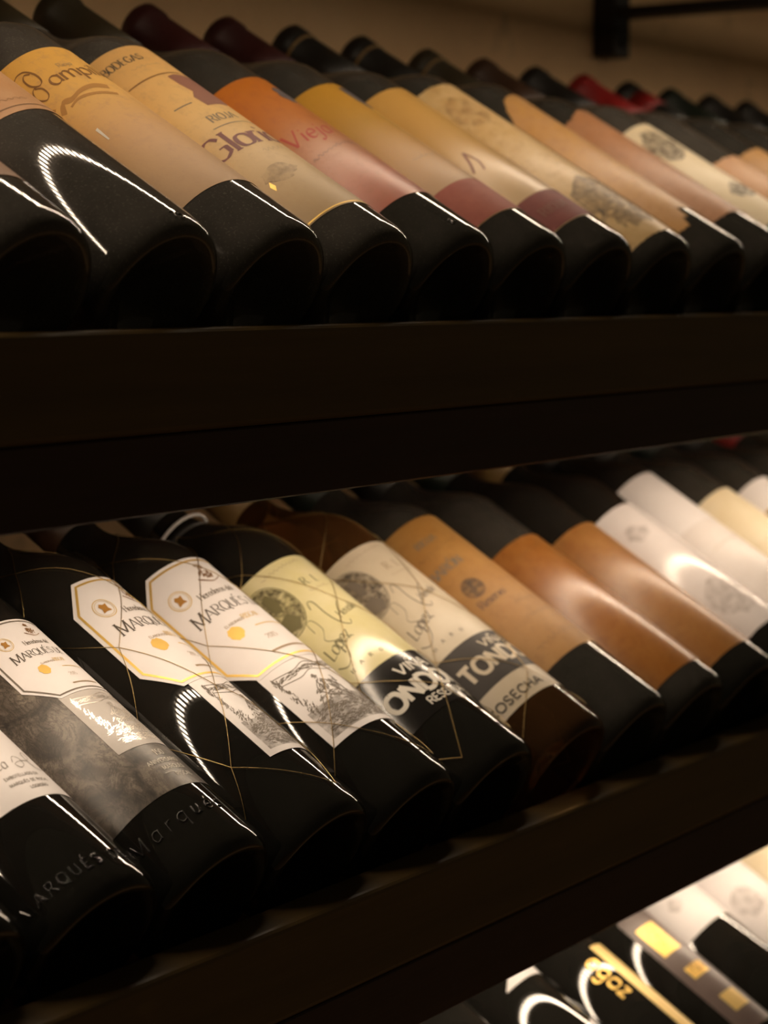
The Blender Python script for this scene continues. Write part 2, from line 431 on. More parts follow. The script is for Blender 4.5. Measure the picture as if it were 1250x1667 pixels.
class Print:
    """flat print wrapped on a cylinder; coordinates are (degrees round the bottle, mm up from its base)"""
    def __init__(self, r=R + 0.00032): self.v, self.f, self.uv, self.r = [], [], [], r
    def vert(self, x, y):                       # x = mm round the body
        self.v.append(on_cyl(x / K, y, self.r)); self.uv.append((x / 10, y / 10))
        return len(self.v) - 1
    def ribbon(self, pts, width, nib=None):     # pts in mm
        q = [pts[0]]
        for p in pts[1:]:
            d = math.hypot(p[0] - q[-1][0], p[1] - q[-1][1])
            n = max(1, int(d / 2.0)); a = q[-1]
            for k in range(1, n + 1): q.append((a[0] + (p[0] - a[0]) * k / n, a[1] + (p[1] - a[1]) * k / n))
        rows = []
        for k, p in enumerate(q):
            a, b = q[max(0, k - 1)], q[min(len(q) - 1, k + 1)]
            dx, dy = b[0] - a[0], b[1] - a[1]; L = math.hypot(dx, dy) or 1e-6
            dx /= L; dy /= L
            w = width
            if nib is not None:                 # broad nib: thick where the stroke crosses its edge
                th, ang = nib
                w = width * (th + (1 - th) * abs(dx * math.sin(ang) - dy * math.cos(ang)))
            rows.append((self.vert(p[0] - dy * w / 2, p[1] + dx * w / 2), self.vert(p[0] + dy * w / 2, p[1] - dx * w / 2)))
        for a, b in zip(rows, rows[1:]): self.f.append((a[0], a[1], b[1], b[0]))
    def text(self, s, deg, mm, h, w=0.12, style='serif', spacing=0.12, squeeze=1.0, axial=False, slant=0.0, slope=0.0):
        x = 0.0
        for ch in s:
            adv, st, cv = G[ch]
            def put(p):
                px, py = (x + p[0] * squeeze + slant * p[1]) * h, p[1] * h + slope * (x + p[0]) * h
                return (deg * K + py, mm - px) if axial else (deg * K + px, mm + py)
            nib = {'serif': (0.32, 0.0), 'script': (0.28, math.radians(35)), 'sans': None}[style]
            for line in st:
                self.ribbon([put(p) for p in line], w * h, nib)
                if style == 'serif':
                    for e, o in ((line[0], line[1]), (line[1], line[0])):
                        if abs(o[1] - e[1]) > 0.5 and abs(o[0] - e[0]) < 0.5 and (abs(e[1]) < .02 or abs(e[1] - 1) < .02 or abs(e[1] - .62) < .02):
                            self.ribbon([put((e[0] - 0.11, e[1])), put((e[0] + 0.11, e[1]))], 0.045 * h)
            for c in cv: self.ribbon([put(p) for p in cr(c, 5)], w * h, nib)
            x += (adv * squeeze + spacing)
        return x * h
    def curve(self, pts, w, nib=None, n=6):     # pts in (deg, mm)
        self.ribbon([(p[0] * K, p[1]) for p in (cr(pts, n) if n else pts)], w, nib)
    def disc(self, deg, mm, rx, ry, n=24, jag=0.0):
        c = deg * K; mid = self.vert(c, mm); rings = []
        for s in (0.16, 0.33, 0.5, 0.66, 0.83, 1.0):
            rings.append([self.vert(c + rx * s * (1 + jag * rng.uniform(-1, 1)) * math.sin(2 * math.pi * k / n), mm + ry * s * (1 + jag * rng.uniform(-1, 1)) * math.cos(2 * math.pi * k / n)) for k in range(n)])
        for k in range(n):
            k2 = (k + 1) % n
            self.f.append((mid, rings[0][k], rings[0][k2]))
            for i in range(len(rings) - 1): self.f.append((rings[i][k], rings[i + 1][k], rings[i + 1][k2], rings[i][k2]))
    def rect(self, d0, d1, m0, m1):
        n = max(1, int(abs(d1 - d0) / 4)); pv = None
        for k in range(n + 1):
            x = (d0 + (d1 - d0) * k / n) * K
            cu = (self.vert(x, m0), self.vert(x, m1))
            if pv: self.f.append((pv[0], cu[0], cu[1], pv[1]))
            pv = cu
    def poly(self, pts):                        # small outline in (deg, mm), star-shaped about its middle
        c = (sum(p[0] for p in pts) / len(pts) * K, sum(p[1] for p in pts) / len(pts))
        ring = [(p[0] * K, p[1]) for p in pts]
        todo = [(c, ring[k], ring[(k + 1) % len(ring)]) for k in range(len(ring))]
        while todo:                             # cut up so that it hugs the glass
            tri = todo.pop()
            e = max(range(3), key=lambda k: abs(tri[k][0] - tri[(k + 1) % 3][0]))
            A, B, C = tri[e], tri[(e + 1) % 3], tri[(e + 2) % 3]
            if abs(A[0] - B[0]) > 2.0:
                m = ((A[0] + B[0]) / 2, (A[1] + B[1]) / 2)
                todo += [(A, m, C), (m, B, C)]
            else: self.f.append(tuple(self.vert(*q) for q in tri))
    def hatch(self, deg, mm, rx, ry, n, ang, w=0.35, seed=1, length=2.2):   # engraver's strokes filling an oval (mm)
        r_ = random.Random(seed * 77 + int(mm * 10))
        for _ in range(n):
            a_, q = r_.uniform(0, 6.283), math.sqrt(r_.random())
            x, y = deg * K + rx * q * math.cos(a_), mm + ry * q * math.sin(a_)
            t = math.radians(ang + r_.uniform(-22, 22)); L = length * r_.uniform(.5, 1.2)
            self.ribbon([(x - L / 2 * math.cos(t), y - L / 2 * math.sin(t)), (x, y + r_.uniform(-.3, .3)), (x + L / 2 * math.cos(t), y + L / 2 * math.sin(t))], w * r_.uniform(.6, 1.3))
    def build(self, name, mat, parent):
        me = bpy.data.meshes.new(name)
        me.from_pydata(self.v, [], self.f)
        uvl = me.uv_layers.new(name='UVMap')
        for lp in me.loops: uvl.data[lp.index].uv = self.uv[lp.vertex_index]
        bm = bmesh.new(); bm.from_mesh(me)
        for f in bm.faces:                      # face outwards
            c = f.calc_center_median()
            f.normal_update()
            if f.normal.x * c.x + f.normal.y * c.y < 0: f.normal_flip()
        bm.to_mesh(me); bm.free(); smooth(me)
        return link(name, me, M[mat], parent)

def interp(pts, x):
    if x <= pts[0][0]: return pts[0][1]
    for a, b in zip(pts, pts[1:]):
        if x <= b[0]: return a[1] + (b[1] - a[1]) * (x - a[0]) / max(1e-9, b[0] - a[0])
    return pts[-1][1]

def label_mesh(name, top, bot, mat, parent, r=R, th=0.0002, jag=0.0, rot=0.0):
    """paper label with thickness; top / bot edges are lists of (deg, mm)"""
    top = [(d + rot, m) for d, m in top]; bot = [(d + rot, m) for d, m in bot]
    d0, d1 = top[0][0], top[-1][0]
    n = max(20, int((d1 - d0) / 2.6))
    ds = sorted(set([round(d0 + (d1 - d0) * k / n, 3) for k in range(n + 1)] + [round(p[0], 3) for p in top + bot]))
    v, f, uv, rim = [], [], [], []
    edge = [(d, interp(bot, d) + (rng.uniform(-jag, jag) if jag else 0), interp(top, d) + (rng.uniform(-jag, jag) if jag else 0)) for d in ds]
    def put(d, m, rad):
        v.append(on_cyl(d, m, rad)); uv.append((d * K / 10, m / 10)); return len(v) - 1
    outer = [(put(d, lo, r + th), put(d, hi, r + th)) for d, lo, hi in edge]
    for p_, q_ in zip(outer, outer[1:]): f.append((p_[0], q_[0], q_[1], p_[1]))
    n_out = len(f)
    loop = [(d, lo) for d, lo, hi in edge] + [(d, hi) for d, lo, hi in reversed(edge)]
    ring = [(put(d, m, r + 0.00002), put(d, m, r + th)) for d, m in loop]
    for k in range(len(ring)):
        p_, q_ = ring[k], ring[(k + 1) % len(ring)]
        f.append((p_[0], q_[0], q_[1], p_[1]))
    me = bpy.data.meshes.new(name); me.from_pydata(v, [], f)
    uvl = me.uv_layers.new(name='UVMap')
    for lp in me.loops: uvl.data[lp.index].uv = uv[lp.vertex_index]
    me.polygons.foreach_set('use_smooth', [k < n_out for k in range(len(f))])
    me.update()
    return link(name, me, M[mat], parent)

def tube(v, f, pts, rad, sides=5, closed=False):
    """append a round tube through 3-D points"""
    base = len(v); n = len(pts); P = [Vector(p) for p in pts]
    for k in range(n):
        t = (P[min(n - 1, k + 1)] - P[max(0, k - 1)]); t.normalize()
        up = Vector((P[k].x, P[k].y, 0)); up = up.normalized() if up.length > 1e-6 else Vector((0, 0, 1))
        s = t.cross(up); s = s.normalized() if s.length > 1e-6 else Vector((1, 0, 0)); u = s.cross(t)
        for j in range(sides):
            a = 2 * math.pi * j / sides
            v.append(tuple(P[k] + (s * math.cos(a) + u * math.sin(a)) * rad))
    for k in range(n - 1):
        for j in range(sides):
            j2 = (j + 1) % sides
            f.append((base + k * sides + j, base + k * sides + j2, base + (k + 1) * sides + j2, base + (k + 1) * sides + j))

def tube_object(name, paths, rad, mat, parent, sides=5):
    v, f = [], []
    for p in paths: tube(v, f, p, rad, sides)
    me = bpy.data.meshes.new(name); me.from_pydata(v, [], f)
    bm = bmesh.new(); bm.from_mesh(me); bmesh.ops.recalc_face_normals(bm, faces=bm.faces); bm.to_mesh(me); bm.free()
    smooth(me)
    return link(name, me, M[mat], parent)

def emboss(parent, s, deg, mm, h, mat, rad=0.00038, squeeze=1.0, spacing=0.35, slant=0.0):
    """letters raised from the glass"""
    x, paths = 0.0, []
    for ch in s:
        adv, st, cv = G[ch]
        for line in [list(l) for l in st] + [cr(c, 5) for c in cv]:
            q = []
            for a, b in zip(line, line[1:]):
                for k in range(4): q.append((a[0] + (b[0] - a[0]) * k / 4, a[1] + (b[1] - a[1]) * k / 4))
            q.append(line[-1])
            paths.append([on_cyl(deg + (x + (p[0] * squeeze) + slant * p[1]) * h / K, mm + p[1] * h, R + 0.0001) for p in q])
        x += adv * squeeze + spacing
    return tube_object('embossed_lettering', paths, rad, mat, parent, 5)

# ---------------------------------------------------------------- the room
def struct(name, me, mat):
    o = link(name, me, M[mat]); o['kind'] = 'structure'; return o

YW = 0.325                                     # face of the back wall
struct('wall_back', box_mesh('wall_back', -1.6, 4.0, YW, YW + 0.15, 0, 2.6), 'plaster')
struct('floor', box_mesh('floor', -1.6, 4.0, -2.2, YW + 0.15, -0.1, 0.0), 'stone_floor')

# ---------------------------------------------------------------- shelves
XA, XB = -0.62, 2.30
def shelf(y, z, label, with_front=True):
    """z = height of the bottle-base centres standing on it; y = their depth"""
    t = empty('wine_shelf', (0, y, z - 0.0302))
    link('shelf_plank', box_mesh('shelf_plank', XA, XB, 0.0, YW - y, -0.024, 0.0, 0.001, 1), M['plank_wood'], t)
    me = box_mesh('front_rail', XA, XB, -0.0205, 0.0030, -0.0240, 0.0190, 0.0030, 3); smooth(me, False)
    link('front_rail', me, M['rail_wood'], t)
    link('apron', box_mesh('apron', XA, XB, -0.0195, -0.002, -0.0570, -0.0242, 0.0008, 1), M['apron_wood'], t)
    if with_front:
        # rail carrying the necks
        yf = 0.268 * math.cos(TILT)
        zz = yf * math.tan(TILT) + 0.0302 - 0.0150 / math.cos(TILT)
        link('neck_rest', box_mesh('neck_rest', XA, XB, yf, yf + 0.014, -0.001, zz - 0.0006, 0.001, 1), M['plank_wood'], t)
    tag(t, label, 'shelf', 'wine shelves')
    return t

ROWS = {'T': (0.0, 0.0), 'M': (-0.0205, -0.2598), 'B': (-0.041, -0.5196)}
shelf(0.0, ZO, 'dark wooden shelf carrying the row of dusty old bottles with amber labels')
shelf(-0.0205, ZO - 0.2598, 'dark wooden shelf carrying the bottles with white octagonal labels')
shelf(-0.041, ZO - 0.5196, 'dark wooden shelf carrying the bottles with gold stripe and plum labels')
for x in (1.045, -0.35):
    br = empty('wall_bracket', (x, YW, ZO + 0.2410))
    link('wall_plate', box_mesh('wall_plate', -0.012, 0.016, -0.022, 0.0, -0.041, 0.030, 0.001, 1), M['iron'], br)
    link('arm', box_mesh('arm', -0.012, 0.016, -0.285, -0.022, -0.0085, 0.0, 0.001, 1), M['iron'], br)
    for bz in (-0.030, 0.020):
        b = link('bolt', lathe('bolt', [(0, 0.0), (0, 0.004), (0.0025, 0.004), (0.0035, 0.002), (0.0036, 0)], 10), M['iron'], br)
        b.location = (0.002, -0.0216, bz); b.rotation_euler = (math.radians(90), 0, 0)
    tag(br, 'black iron bracket on the plastered wall above the red capped bottle' if x > 0 else 'black iron bracket on the plastered wall beyond the amber labelled bottles', 'bracket', 'iron wall brackets')

# ---------------------------------------------------------------- light strips under the shelves
def led_strip(y, z, key, label, mount):
    t = empty('light_strip', (0, y, z))
    link('channel', box_mesh('channel', XA + 0.02, XB - 0.02, -0.006, 0.006, 0.001, mount, 0.0, 1), M['aluminium'], t)
    v, f = [], []
    n = int((XB - XA - 0.06) / 0.0140)
    for k in range(n):
        x = XA + 0.03 + k * 0.0140
        b = len(v)
        hx, hy = 0.0029, 0.0026
        v += [(x - hx, -hy, 0), (x + hx, -hy, 0), (x + hx, hy, 0), (x - hx, hy, 0)]
        f.append((b, b + 3, b + 2, b + 1))
    me = bpy.data.meshes.new('diodes'); me.from_pydata(v, [], f)
    d = link('diodes', me, led_mat('diode_' + key, LED_POWER[key]), t)
    d['kind'] = 'stuff'
    tag(t, label, 'light strip', 'light strips under the shelves')
    return t
led_strip(0.060, ZO + 0.222, 'upper', 'warm light strip hung from the iron brackets over the dusty bottles', 0.0095)
led_strip(0.034, ZO - 0.084, 'middle', 'warm light strip behind the apron over the octagon labelled bottles', 0.0295)
led_strip(0.029, ZO - 0.346, 'lower', 'warm light strip behind the apron over the gold striped bottle', 0.0317)

# ---------------------------------------------------------------- bottles
def profile(shoulder=0.190, neck=0.246, end=0.3135, sq=1.0):
    p = [(0.016, 0.0), (0.0145, 0.010), (0.009, 0.020), (0.003, 0.0265), (0.0006, 0.0295), (0.0, 0.0312), (0.0006, 0.0335),
         (0.0025, 0.0355), (0.0055, 0.0367), (0.010, R), (shoulder * 0.5, R), (shoulder, R)]
    span = neck - shoulder
    for k in range(1, 13):
        u = k / 12
        s = (math.cos(math.pi * u ** (1.0 * sq)) + 1) / 2
        p.append((shoulder + span * u, 0.0146 + (R - 0.0146) * s))
    p += [(neck + 0.03, 0.0141), (end - 0.012, 0.0138), (end - 0.011, 0.0150), (end - 0.002, 0.0150), (end - 0.001, 0.0135), (end - 0.001, 0.0)]
    return p
def cap_profile(neck=0.246, end=0.3135):
    c = 0.00045
    return [(neck + 0.004, 0.0138), (neck + 0.004, 0.0145 + c), (neck + 0.03, 0.0141 + c), (end - 0.012, 0.0138 + c), (end - 0.011, 0.0150 + c),
            (end - 0.0015, 0.0150 + c), (end + 0.0004, 0.0138), (end + 0.0006, 0.011), (end + 0.0006, 0.0)]
KINDS = {}
for kname, sh, nk, en in (('bordeaux', 0.190, 0.246, 0.3135), ('tall', 0.200, 0.250, 0.318), ('burgundy', 0.176, 0.252, 0.3135)):
    KINDS[kname] = (lathe('glass_' + kname, profile(sh, nk, en)), lathe('capsule_' + kname, cap_profile(nk, en), 32), nk, en)
mesh_cache = {}
def shared(kind, which, mat):
    key = (kind, which, mat)
    if key not in mesh_cache:
        me = KINDS[kind][which].copy(); me.materials.clear(); me.materials.append(M[mat]); mesh_cache[key] = me
    return mesh_cache[key]

def bottle(row, x, label, glass_mat, cap_mat, kind='bordeaux', ring=None, group=None):
    y, z = ROWS[row]
    t = empty('wine_bottle', (x, y, z + ZO), (-(math.pi / 2 - TILT), 0, 0))
    link('glass_body', shared(kind, 0, glass_mat), None, t)
    c = link('capsule', shared(kind, 1, cap_mat), None, t)
    if ring:
        en = KINDS[kind][3]
        link('capsule_ring', lathe('capsule_ring', [(en - 0.0165, 0.0144), (en - 0.0165, 0.01515), (en - 0.0145, 0.01515), (en - 0.0145, 0.0144)], 32), M[ring], c)
    tag(t, label, 'bottle', group or {'T': 'dusty bottles on the highest row', 'M': 'bottles on the middle row', 'B': 'bottles on the lowest row'}[row])
    return t

def full(t, lo, hi, mat, half=75, rot=0, jag=0.0, name='label'):
    return label_mesh(name, [(-half, hi), (half, hi)], [(-half, lo), (half, lo)], mat, t, jag=jag, rot=rot)

OT = [-.0032, .0011, .0033, .0012, .0004, -.0004, -.0001, -.0007]
OM = [-.0006, .0005, .0000, .0004, .0005, .0004, .0030, .0027, .0022, .0015]
def xt(i): return i * 0.07552 + (OT[i] if i < 8 else 0)
def xm(i): return -0.06755 + i * 0.07543 + (OM[i] if i < 10 else 0)
BX = [.262, .337, .4125, .4900, .5652, .6395, .7140, .7896, .8650, .9405, 1.016]

def script_line(t, mat, deg, mm, w, n, seed, h=2.2, slope=0.0, name='lettering'):
    """a line of fine handwriting too small to read"""
    r_ = random.Random(seed); p = Print(); pts = []
    for k in range(n * 4 + 1):
        u = k / (n * 4)
        pts.append((deg + u * w, mm + slope * u + h * (0.5 + 0.5 * math.sin(k * math.pi / 2)) * r_.uniform(0.35, 1.0)))
    p.curve(pts, 0.28, (0.4, math.radians(35)), 4)
    return p.build(name, mat, t)

# --- upper row
t = bottle('T', xt(0), 'dusty bottle with a dull terracotta label, set against the white streaked bottle', 'glass_dusty', 'cap_olive')
full(t, 34.5, 140, 'p_terra')

t = bottle('T', xt(1), 'dark bottle with bare dusty glass below an orange label with a dark rule', 'glass_dusty', 'cap_wine')
lb = full(t, 99, 172, 'p_peach')
p = Print(); p.curve([(-74, 103.2), (74, 103.2)], 0.7, None, 0); p.build('rule', 'sepia_ink', lb)
script_line(lb, 'sepia_ink', -40, 108, 40, 7, 5, 3)
emboss(t, '75', -8, 6, 4, 'glass_dusty', 0.0003)

t = bottle('T', xt(2), 'bottle with an amber label lettered in curling script with a brown ribbon', 'glass_dusty', 'cap_wine')
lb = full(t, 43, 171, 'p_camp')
p = Print()
p.curve([(-55, 160.5), (-50, 162), (-44, 161), (-40.5, 156), (-41.5, 150.5), (-46, 149), (-50, 152), (-50, 157), (-46.5, 159.5), (-43, 158)], 1.15, (0.35, math.radians(30)))
p.curve([(-46, 149), (-50, 149.5), (-53.5, 147.5), (-55, 143), (-51, 139.5), (-46.5, 141.5), (-46, 146.5), (-50, 149)], 1.0, (0.35, math.radians(30)))
p.text('ampillo', -38.5, 143.2, 10.4, 0.15, 'script', 0.02, 1.15)
p.build('lettering', 'sepia_ink', lb)
p = Print(); p.text('Rioja', -22, 153, 3.4, 0.10, 'script', 0.05); p.build('fine_lettering', 'faint_ink', lb)
p = Print(R + 0.0003)
p.curve([(-52, 126), (-46, 131.5), (-38, 131), (-28, 133), (-16, 133.5), (-4, 131)], 4.6, (0.3, 0.6))
p.curve([(-44, 127), (-34, 129), (-20, 127.5), (-4, 124)], 2.6, (0.3, 0.6))
p.curve([(-54, 133), (-57, 131)], 3.0, None, 0)
p.build('printed_ribbon', 'brown_ink', lb)
p = Print(R + 0.0004); p.poly([(-47.5, 107.5), (-45, 108), (-46, 98.5), (-47.3, 98.5)]); p.build('scuff', 'white_ink', lb)

t = bottle('T', xt(3), 'bottle with a buff label lettered in large maroon type over a maroon crest', 'glass_dusty', 'cap_olive')
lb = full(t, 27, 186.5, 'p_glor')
p = Print(); p.text('BODEGAS', -51, 173, 5.2, 0.14, 'serif', 0.10, 0.85); p.build('lettering', 'ink', lb)
p = Print(); p.text('RIOJA', -27.5, 110.8, 5.6, 0.14, 'serif', 0.12, 0.9); p.curve([(-33, 106.6), (20, 106.6)], 0.5, None, 0)
p.curve([(-40, 130), (-23, 129.5)], 0.7, None, 0); p.build('grey_lettering', 'grey_ink', lb)
p = Print(); p.curve([(-49, 157.3), (30, 157.3)], 0.9, None, 0); p.build('rule', 'sepia_ink', lb)
script_line(lb, 'faint_ink', -33, 166.5, 30, 6, 9, 2)
p = Print(); p.poly([(-14, 154), (-6, 155.5), (12, 154.5), (20, 148), (20, 130), (10, 124.5), (-14, 124), (-16, 133), (-10, 138), (-13, 146)]); p.build('crest', 'faded_maroon', lb)
p = Print()
p.text('Gloria', -57, 87.3, 15.5, 0.17, 'serif', 0.03, 1.08)
p.build('headline', 'maroon_ink', lb)
script_line(lb, 'faint_ink', -20, 79, 42, 8, 11, 3)
p = Print(R + 0.0003); p.disc(-28, 63, 10, 6, 20, .2); p.build('printed_scene', 'eng_soft', lb)
p = Print(); p.curve([(-74, 28.2), (74, 28.2)], 0.9, None, 0); p.poly([(-45, 58), (-42, 61), (-41, 57), (-44, 54)]); p.build('gold_edge', 'gold', lb)

t = bottle('T', xt(4), 'bottle with a label shading from orange to red with red script', 'glass_film', 'cap_olive')
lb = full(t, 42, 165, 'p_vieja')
p = Print(); p.text('Vieja', -50, 104, 11.5, 0.15, 'script', 0.10, 1.0, slant=.15); p.build('lettering', 'red_ink', lb)
p = Print(); p.disc(6, 146, 6.5, 8, 18, 0.15); p.curve([(0, 141), (16, 137)], 2.2, (0.3, .5)); p.build('printed_emblem', 'blue_ink', lb)
script_line(lb, 'blue_ink', -46, 90, 50, 9, 21, 2.6, 4)
script_line(lb, 'blue_ink', -6, 92, 30, 5, 22, 2.6, 0)
emboss(t, '2-', -16, 12, 3.5, 'glass_film', 0.0004)

t = bottle('T', xt(5), 'bottle with a mustard yellow label ending in a brick red band', 'glass_film', 'cap_wine')
lb = full(t, 29.5, 169.5, 'p_yellow')
p = Print(); p.rect(-74, 74, 30, 62); p.build('colour_band', 'red_band', lb)
p = Print(); p.poly([(-2, 164), (8, 166), (18, 160), (18, 144), (6, 141), (0, 150)]); p.build('printed_emblem', 'blue_ink', lb)
script_line(lb, 'grey_ink', -30, 88, 26, 5, 31, 3)

t = bottle('T', xt(6), 'bottle with a tan label ending in a dark red lettered band', 'glass_film', 'cap_wine')
lb = full(t, 26.5, 176, 'p_tan')
p = Print(); p.rect(-74, 74, 27, 55.5); p.build('colour_band', 'dark_red_band', lb)
p = Print(R + 0.0005); p.text('RIOJA', -40, 38, 6, 0.14, 'serif', 0.15); p.build('band_lettering', 'faded_maroon', lb)
p = Print(); p.curve([(-33, 106), (-38, 97), (-44, 90)], 1.6, None); p.curve([(-33, 106), (-30, 96), (-34, 88)], 1.2, None); p.build('lettering', 'faded_maroon', lb)

t = bottle('T', xt(7), 'bottle with a long stained parchment label printed with grey pictures', 'glass_film', 'cap_black', 'tall', 'cap_gold')
lb = full(t, 13, 193, 'p_parch', jag=0.4)
p = Print(R + 0.0003); p.disc(-24, 162, 13, 16, 20, 0.1); p.build('printed_emblem', 'eng_brown', lb)
p = Print(R + 0.0003); p.disc(-14, 50, 22, 27, 28, .15); p.build('printed_scene', 'eng_mid', lb)

t = bottle('T', xt(8), 'bottle with a torn orange label peeling at its rounded corner', 'glass_film', 'cap_black', 'tall', 'cap_gold')
lb = label_mesh('label', [(-44, 165), (-34, 178), (-22, 187), (-10, 190), (60, 188)], [(-44, 28), (-28, 28), (-24, 36), (-18, 35), (-16, 46), (10, 40), (60, 42)], 'p_torn', t, jag=0.7)

t = bottle('T', xt(9), 'bottle with a pinkish brown label torn off square', 'glass_film', 'cap_olive', 'bordeaux', 'cap_gold')
lb = label_mesh('label', [(-46, 172), (-30, 174), (-14, 180), (60, 176)], [(-46, 45), (60, 40)], 'p_pink', t, jag=1.0)
p = Print(); p.poly([(4, 99), (14, 101), (20, 88), (14, 86)]); p.build('foil_spot', 'silver', lb)

t = bottle('T', xt(10), 'bottle with a cream label printed with a dark animal scene', 'glass_dusty', 'cap_brown')
lb = full(t, 42, 169.5, 'p_cream')
p = Print(R + 0.0003); p.disc(-22, 143, 14, 18, 20, 0.12); p.build('printed_scene', 'eng_grey', lb)
p = Print(R + 0.0003); p.disc(-10, 78, 12, 9, 20, 0.12); p.build('printed_emblem', 'eng_grey', lb)

t = bottle('T', xt(11), 'dusty bottle with a low peach label beside the dark animal scene', 'glass_dusty', 'cap_black')
lb = full(t, 30, 131.5, 'p_peach', jag=0.6)
t = bottle('T', xt(12), 'dusty bottle with a bright red capsule along its whole neck', 'glass_film', 'cap_red')
full(t, 40, 150, 'p_torn')
t = bottle('T', xt(13), 'dark necked bottle with a red band round its capsule', 'glass_film', 'cap_black', 'bordeaux')
full(t, 40, 150, 'p_cream')
link('capsule_band', lathe('capsule_band', [(0.276, 0.0142), (0.276, 0.0152), (0.298, 0.0150), (0.298, 0.0141)], 32), M['cap_red'], t)
for i, (g_, c_) in enumerate((('glass_green', 'cap_green'), ('glass_film', 'cap_black'), ('glass_green', 'cap_black'), ('glass_film', 'cap_brown'), ('glass_film', 'cap_black'))):
    t = bottle('T', xt(14 + i), ('dark green bottle next to the red banded neck', 'dark bottle with black capsule, second past the red banded neck', 'dark bottle, third past the red banded neck on the highest row',
               'brown capsuled bottle, fourth past the red banded neck', 'dark bottle, fifth past the red banded neck on the highest row')[i], g_, c_)
    full(t, 40, 150, ('p_torn', 'p_parch', 'p_tan')[i % 3])

# --- middle row
t = bottle('M', xm(0), 'black glass bottle with a low white label beside the white script label', 'glass_black', 'cap_black')
full(t, 72, 150, 'p_white')
emboss(t, 'MARQUÉS', -30, 13, 5.2, 'glass_black')

t = bottle('M', xm(1), 'black bottle with a plain white label in fine script and raised glass lettering', 'glass_black', 'cap_black')
lb = full(t, 54.5, 150, 'p_white')
p = Print(); p.text('Finca', -24.5, 73.8, 5.8, 0.12, 'script', 0.06, 0.95, slant=0.2)
p.curve([(4, 76), (8, 79.5), (13, 78), (12, 74), (7, 72.5), (5, 75), (12, 76.5), (20, 77), (26, 80), (24, 83), (20, 80), (21, 74), (26, 71.5), (34, 73)], 0.42, (0.35, .6))
p.build('lettering', 'grey_ink', lb)
p = Print(); p.text('EMBOTELLADO EN', -13, 67.6, 1.6, 0.16, 'sans', 0.20); p.text('MARQUÉS DE RISCAL', -13.5, 63.6, 1.6, 0.16, 'sans', 0.20); p.text('LOGROÑO', -1, 59.8, 1.6, 0.16, 'sans', 0.20)
p.build('fine_lettering', 'grey_ink', lb)
emboss(t, 'MARQUÉS DE RISCAL', -66, 13.2, 5.4, 'glass_black', 0.00042, 0.95, 0.42)

def octagon(rot, half, lo, hi, cut_deg, cut_mm, k=1.0):
    top_ = [(-half + rot, hi - cut_mm), (-half + cut_deg + rot, hi), (half - cut_deg + rot, hi), (half + rot, hi - cut_mm)]
    bot_ = [(-half + rot, lo + cut_mm), (-half + cut_deg + rot, lo), (half - cut_deg + rot, lo), (half + rot, lo + cut_mm)]
    return top_, bot_

def figure(p, rot, lo, hi, half, s=1.0, dense=1.0):
    """engraved seated figure under a banner, on rocks, drawn in hatched strokes"""
    W, H = half * K, hi - lo
    def q(u, w): return (rot + half * u, lo + H * w)
    p.curve([q(-.98, .99), q(-.4, .95), q(0, 1.0), q(.4, .95), q(.98, .99)], 0.5 * s, None)
    p.curve([q(-.90, .86), q(-.4, .82), q(0, .87), q(.4, .82), q(.90, .86)], 0.5 * s, None)
    for u, w, ru, rw, n, a in ((-.55, .91, .36, .035, 34, 8), (.0, .92, .3, .035, 26, 0), (.55, .91, .36, .035, 34, -8),      # banner
                               (-.94, .90, .06, .10, 20, 80), (.94, .90, .06, .10, 20, 80), (-.9, .66, .07, .13, 18, 75), (.9, .66, .07, .13, 18, 75),
                               (-.8, .45, .12, .12, 26, 60), (.82, .42, .14, .14, 30, 120),
                               (-.12, .755, .07, .035, 14, 30), (-.12, .62, .12, .09, 34, 60), (.14, .56, .10, .10, 30, 110), (-.32, .56, .10, .03, 12, 20),
                               (.30, .60, .06, .12, 14, 100), (-.05, .45, .22, .06, 34, 10), (.28, .40, .16, .08, 30, 130), (-.4, .42, .16, .07, 24, 45),
                               (-.55, .27, .40, .09, 70, 15), (.15, .27, .42, .08, 70, -10), (.68, .24, .28, .09, 50, 20),
                               (-.35, .10, .55, .08, 80, 0), (.45, .10, .5, .08, 80, 5)):
        p.hatch(rot + half * u, lo + H * w, W * ru, H * rw, int(n * dense), a, .42 * s, int(u * 50 + 60), 2.4 * s)
    p.curve([q(-.15, .70), q(-.33, .58), q(-.18, .46), q(.12, .38)], .8 * s, (.4, .4))
    p.curve([q(-.06, .70), q(.16, .62), q(.32, .50), q(.28, .32)], .9 * s, (.4, .4))

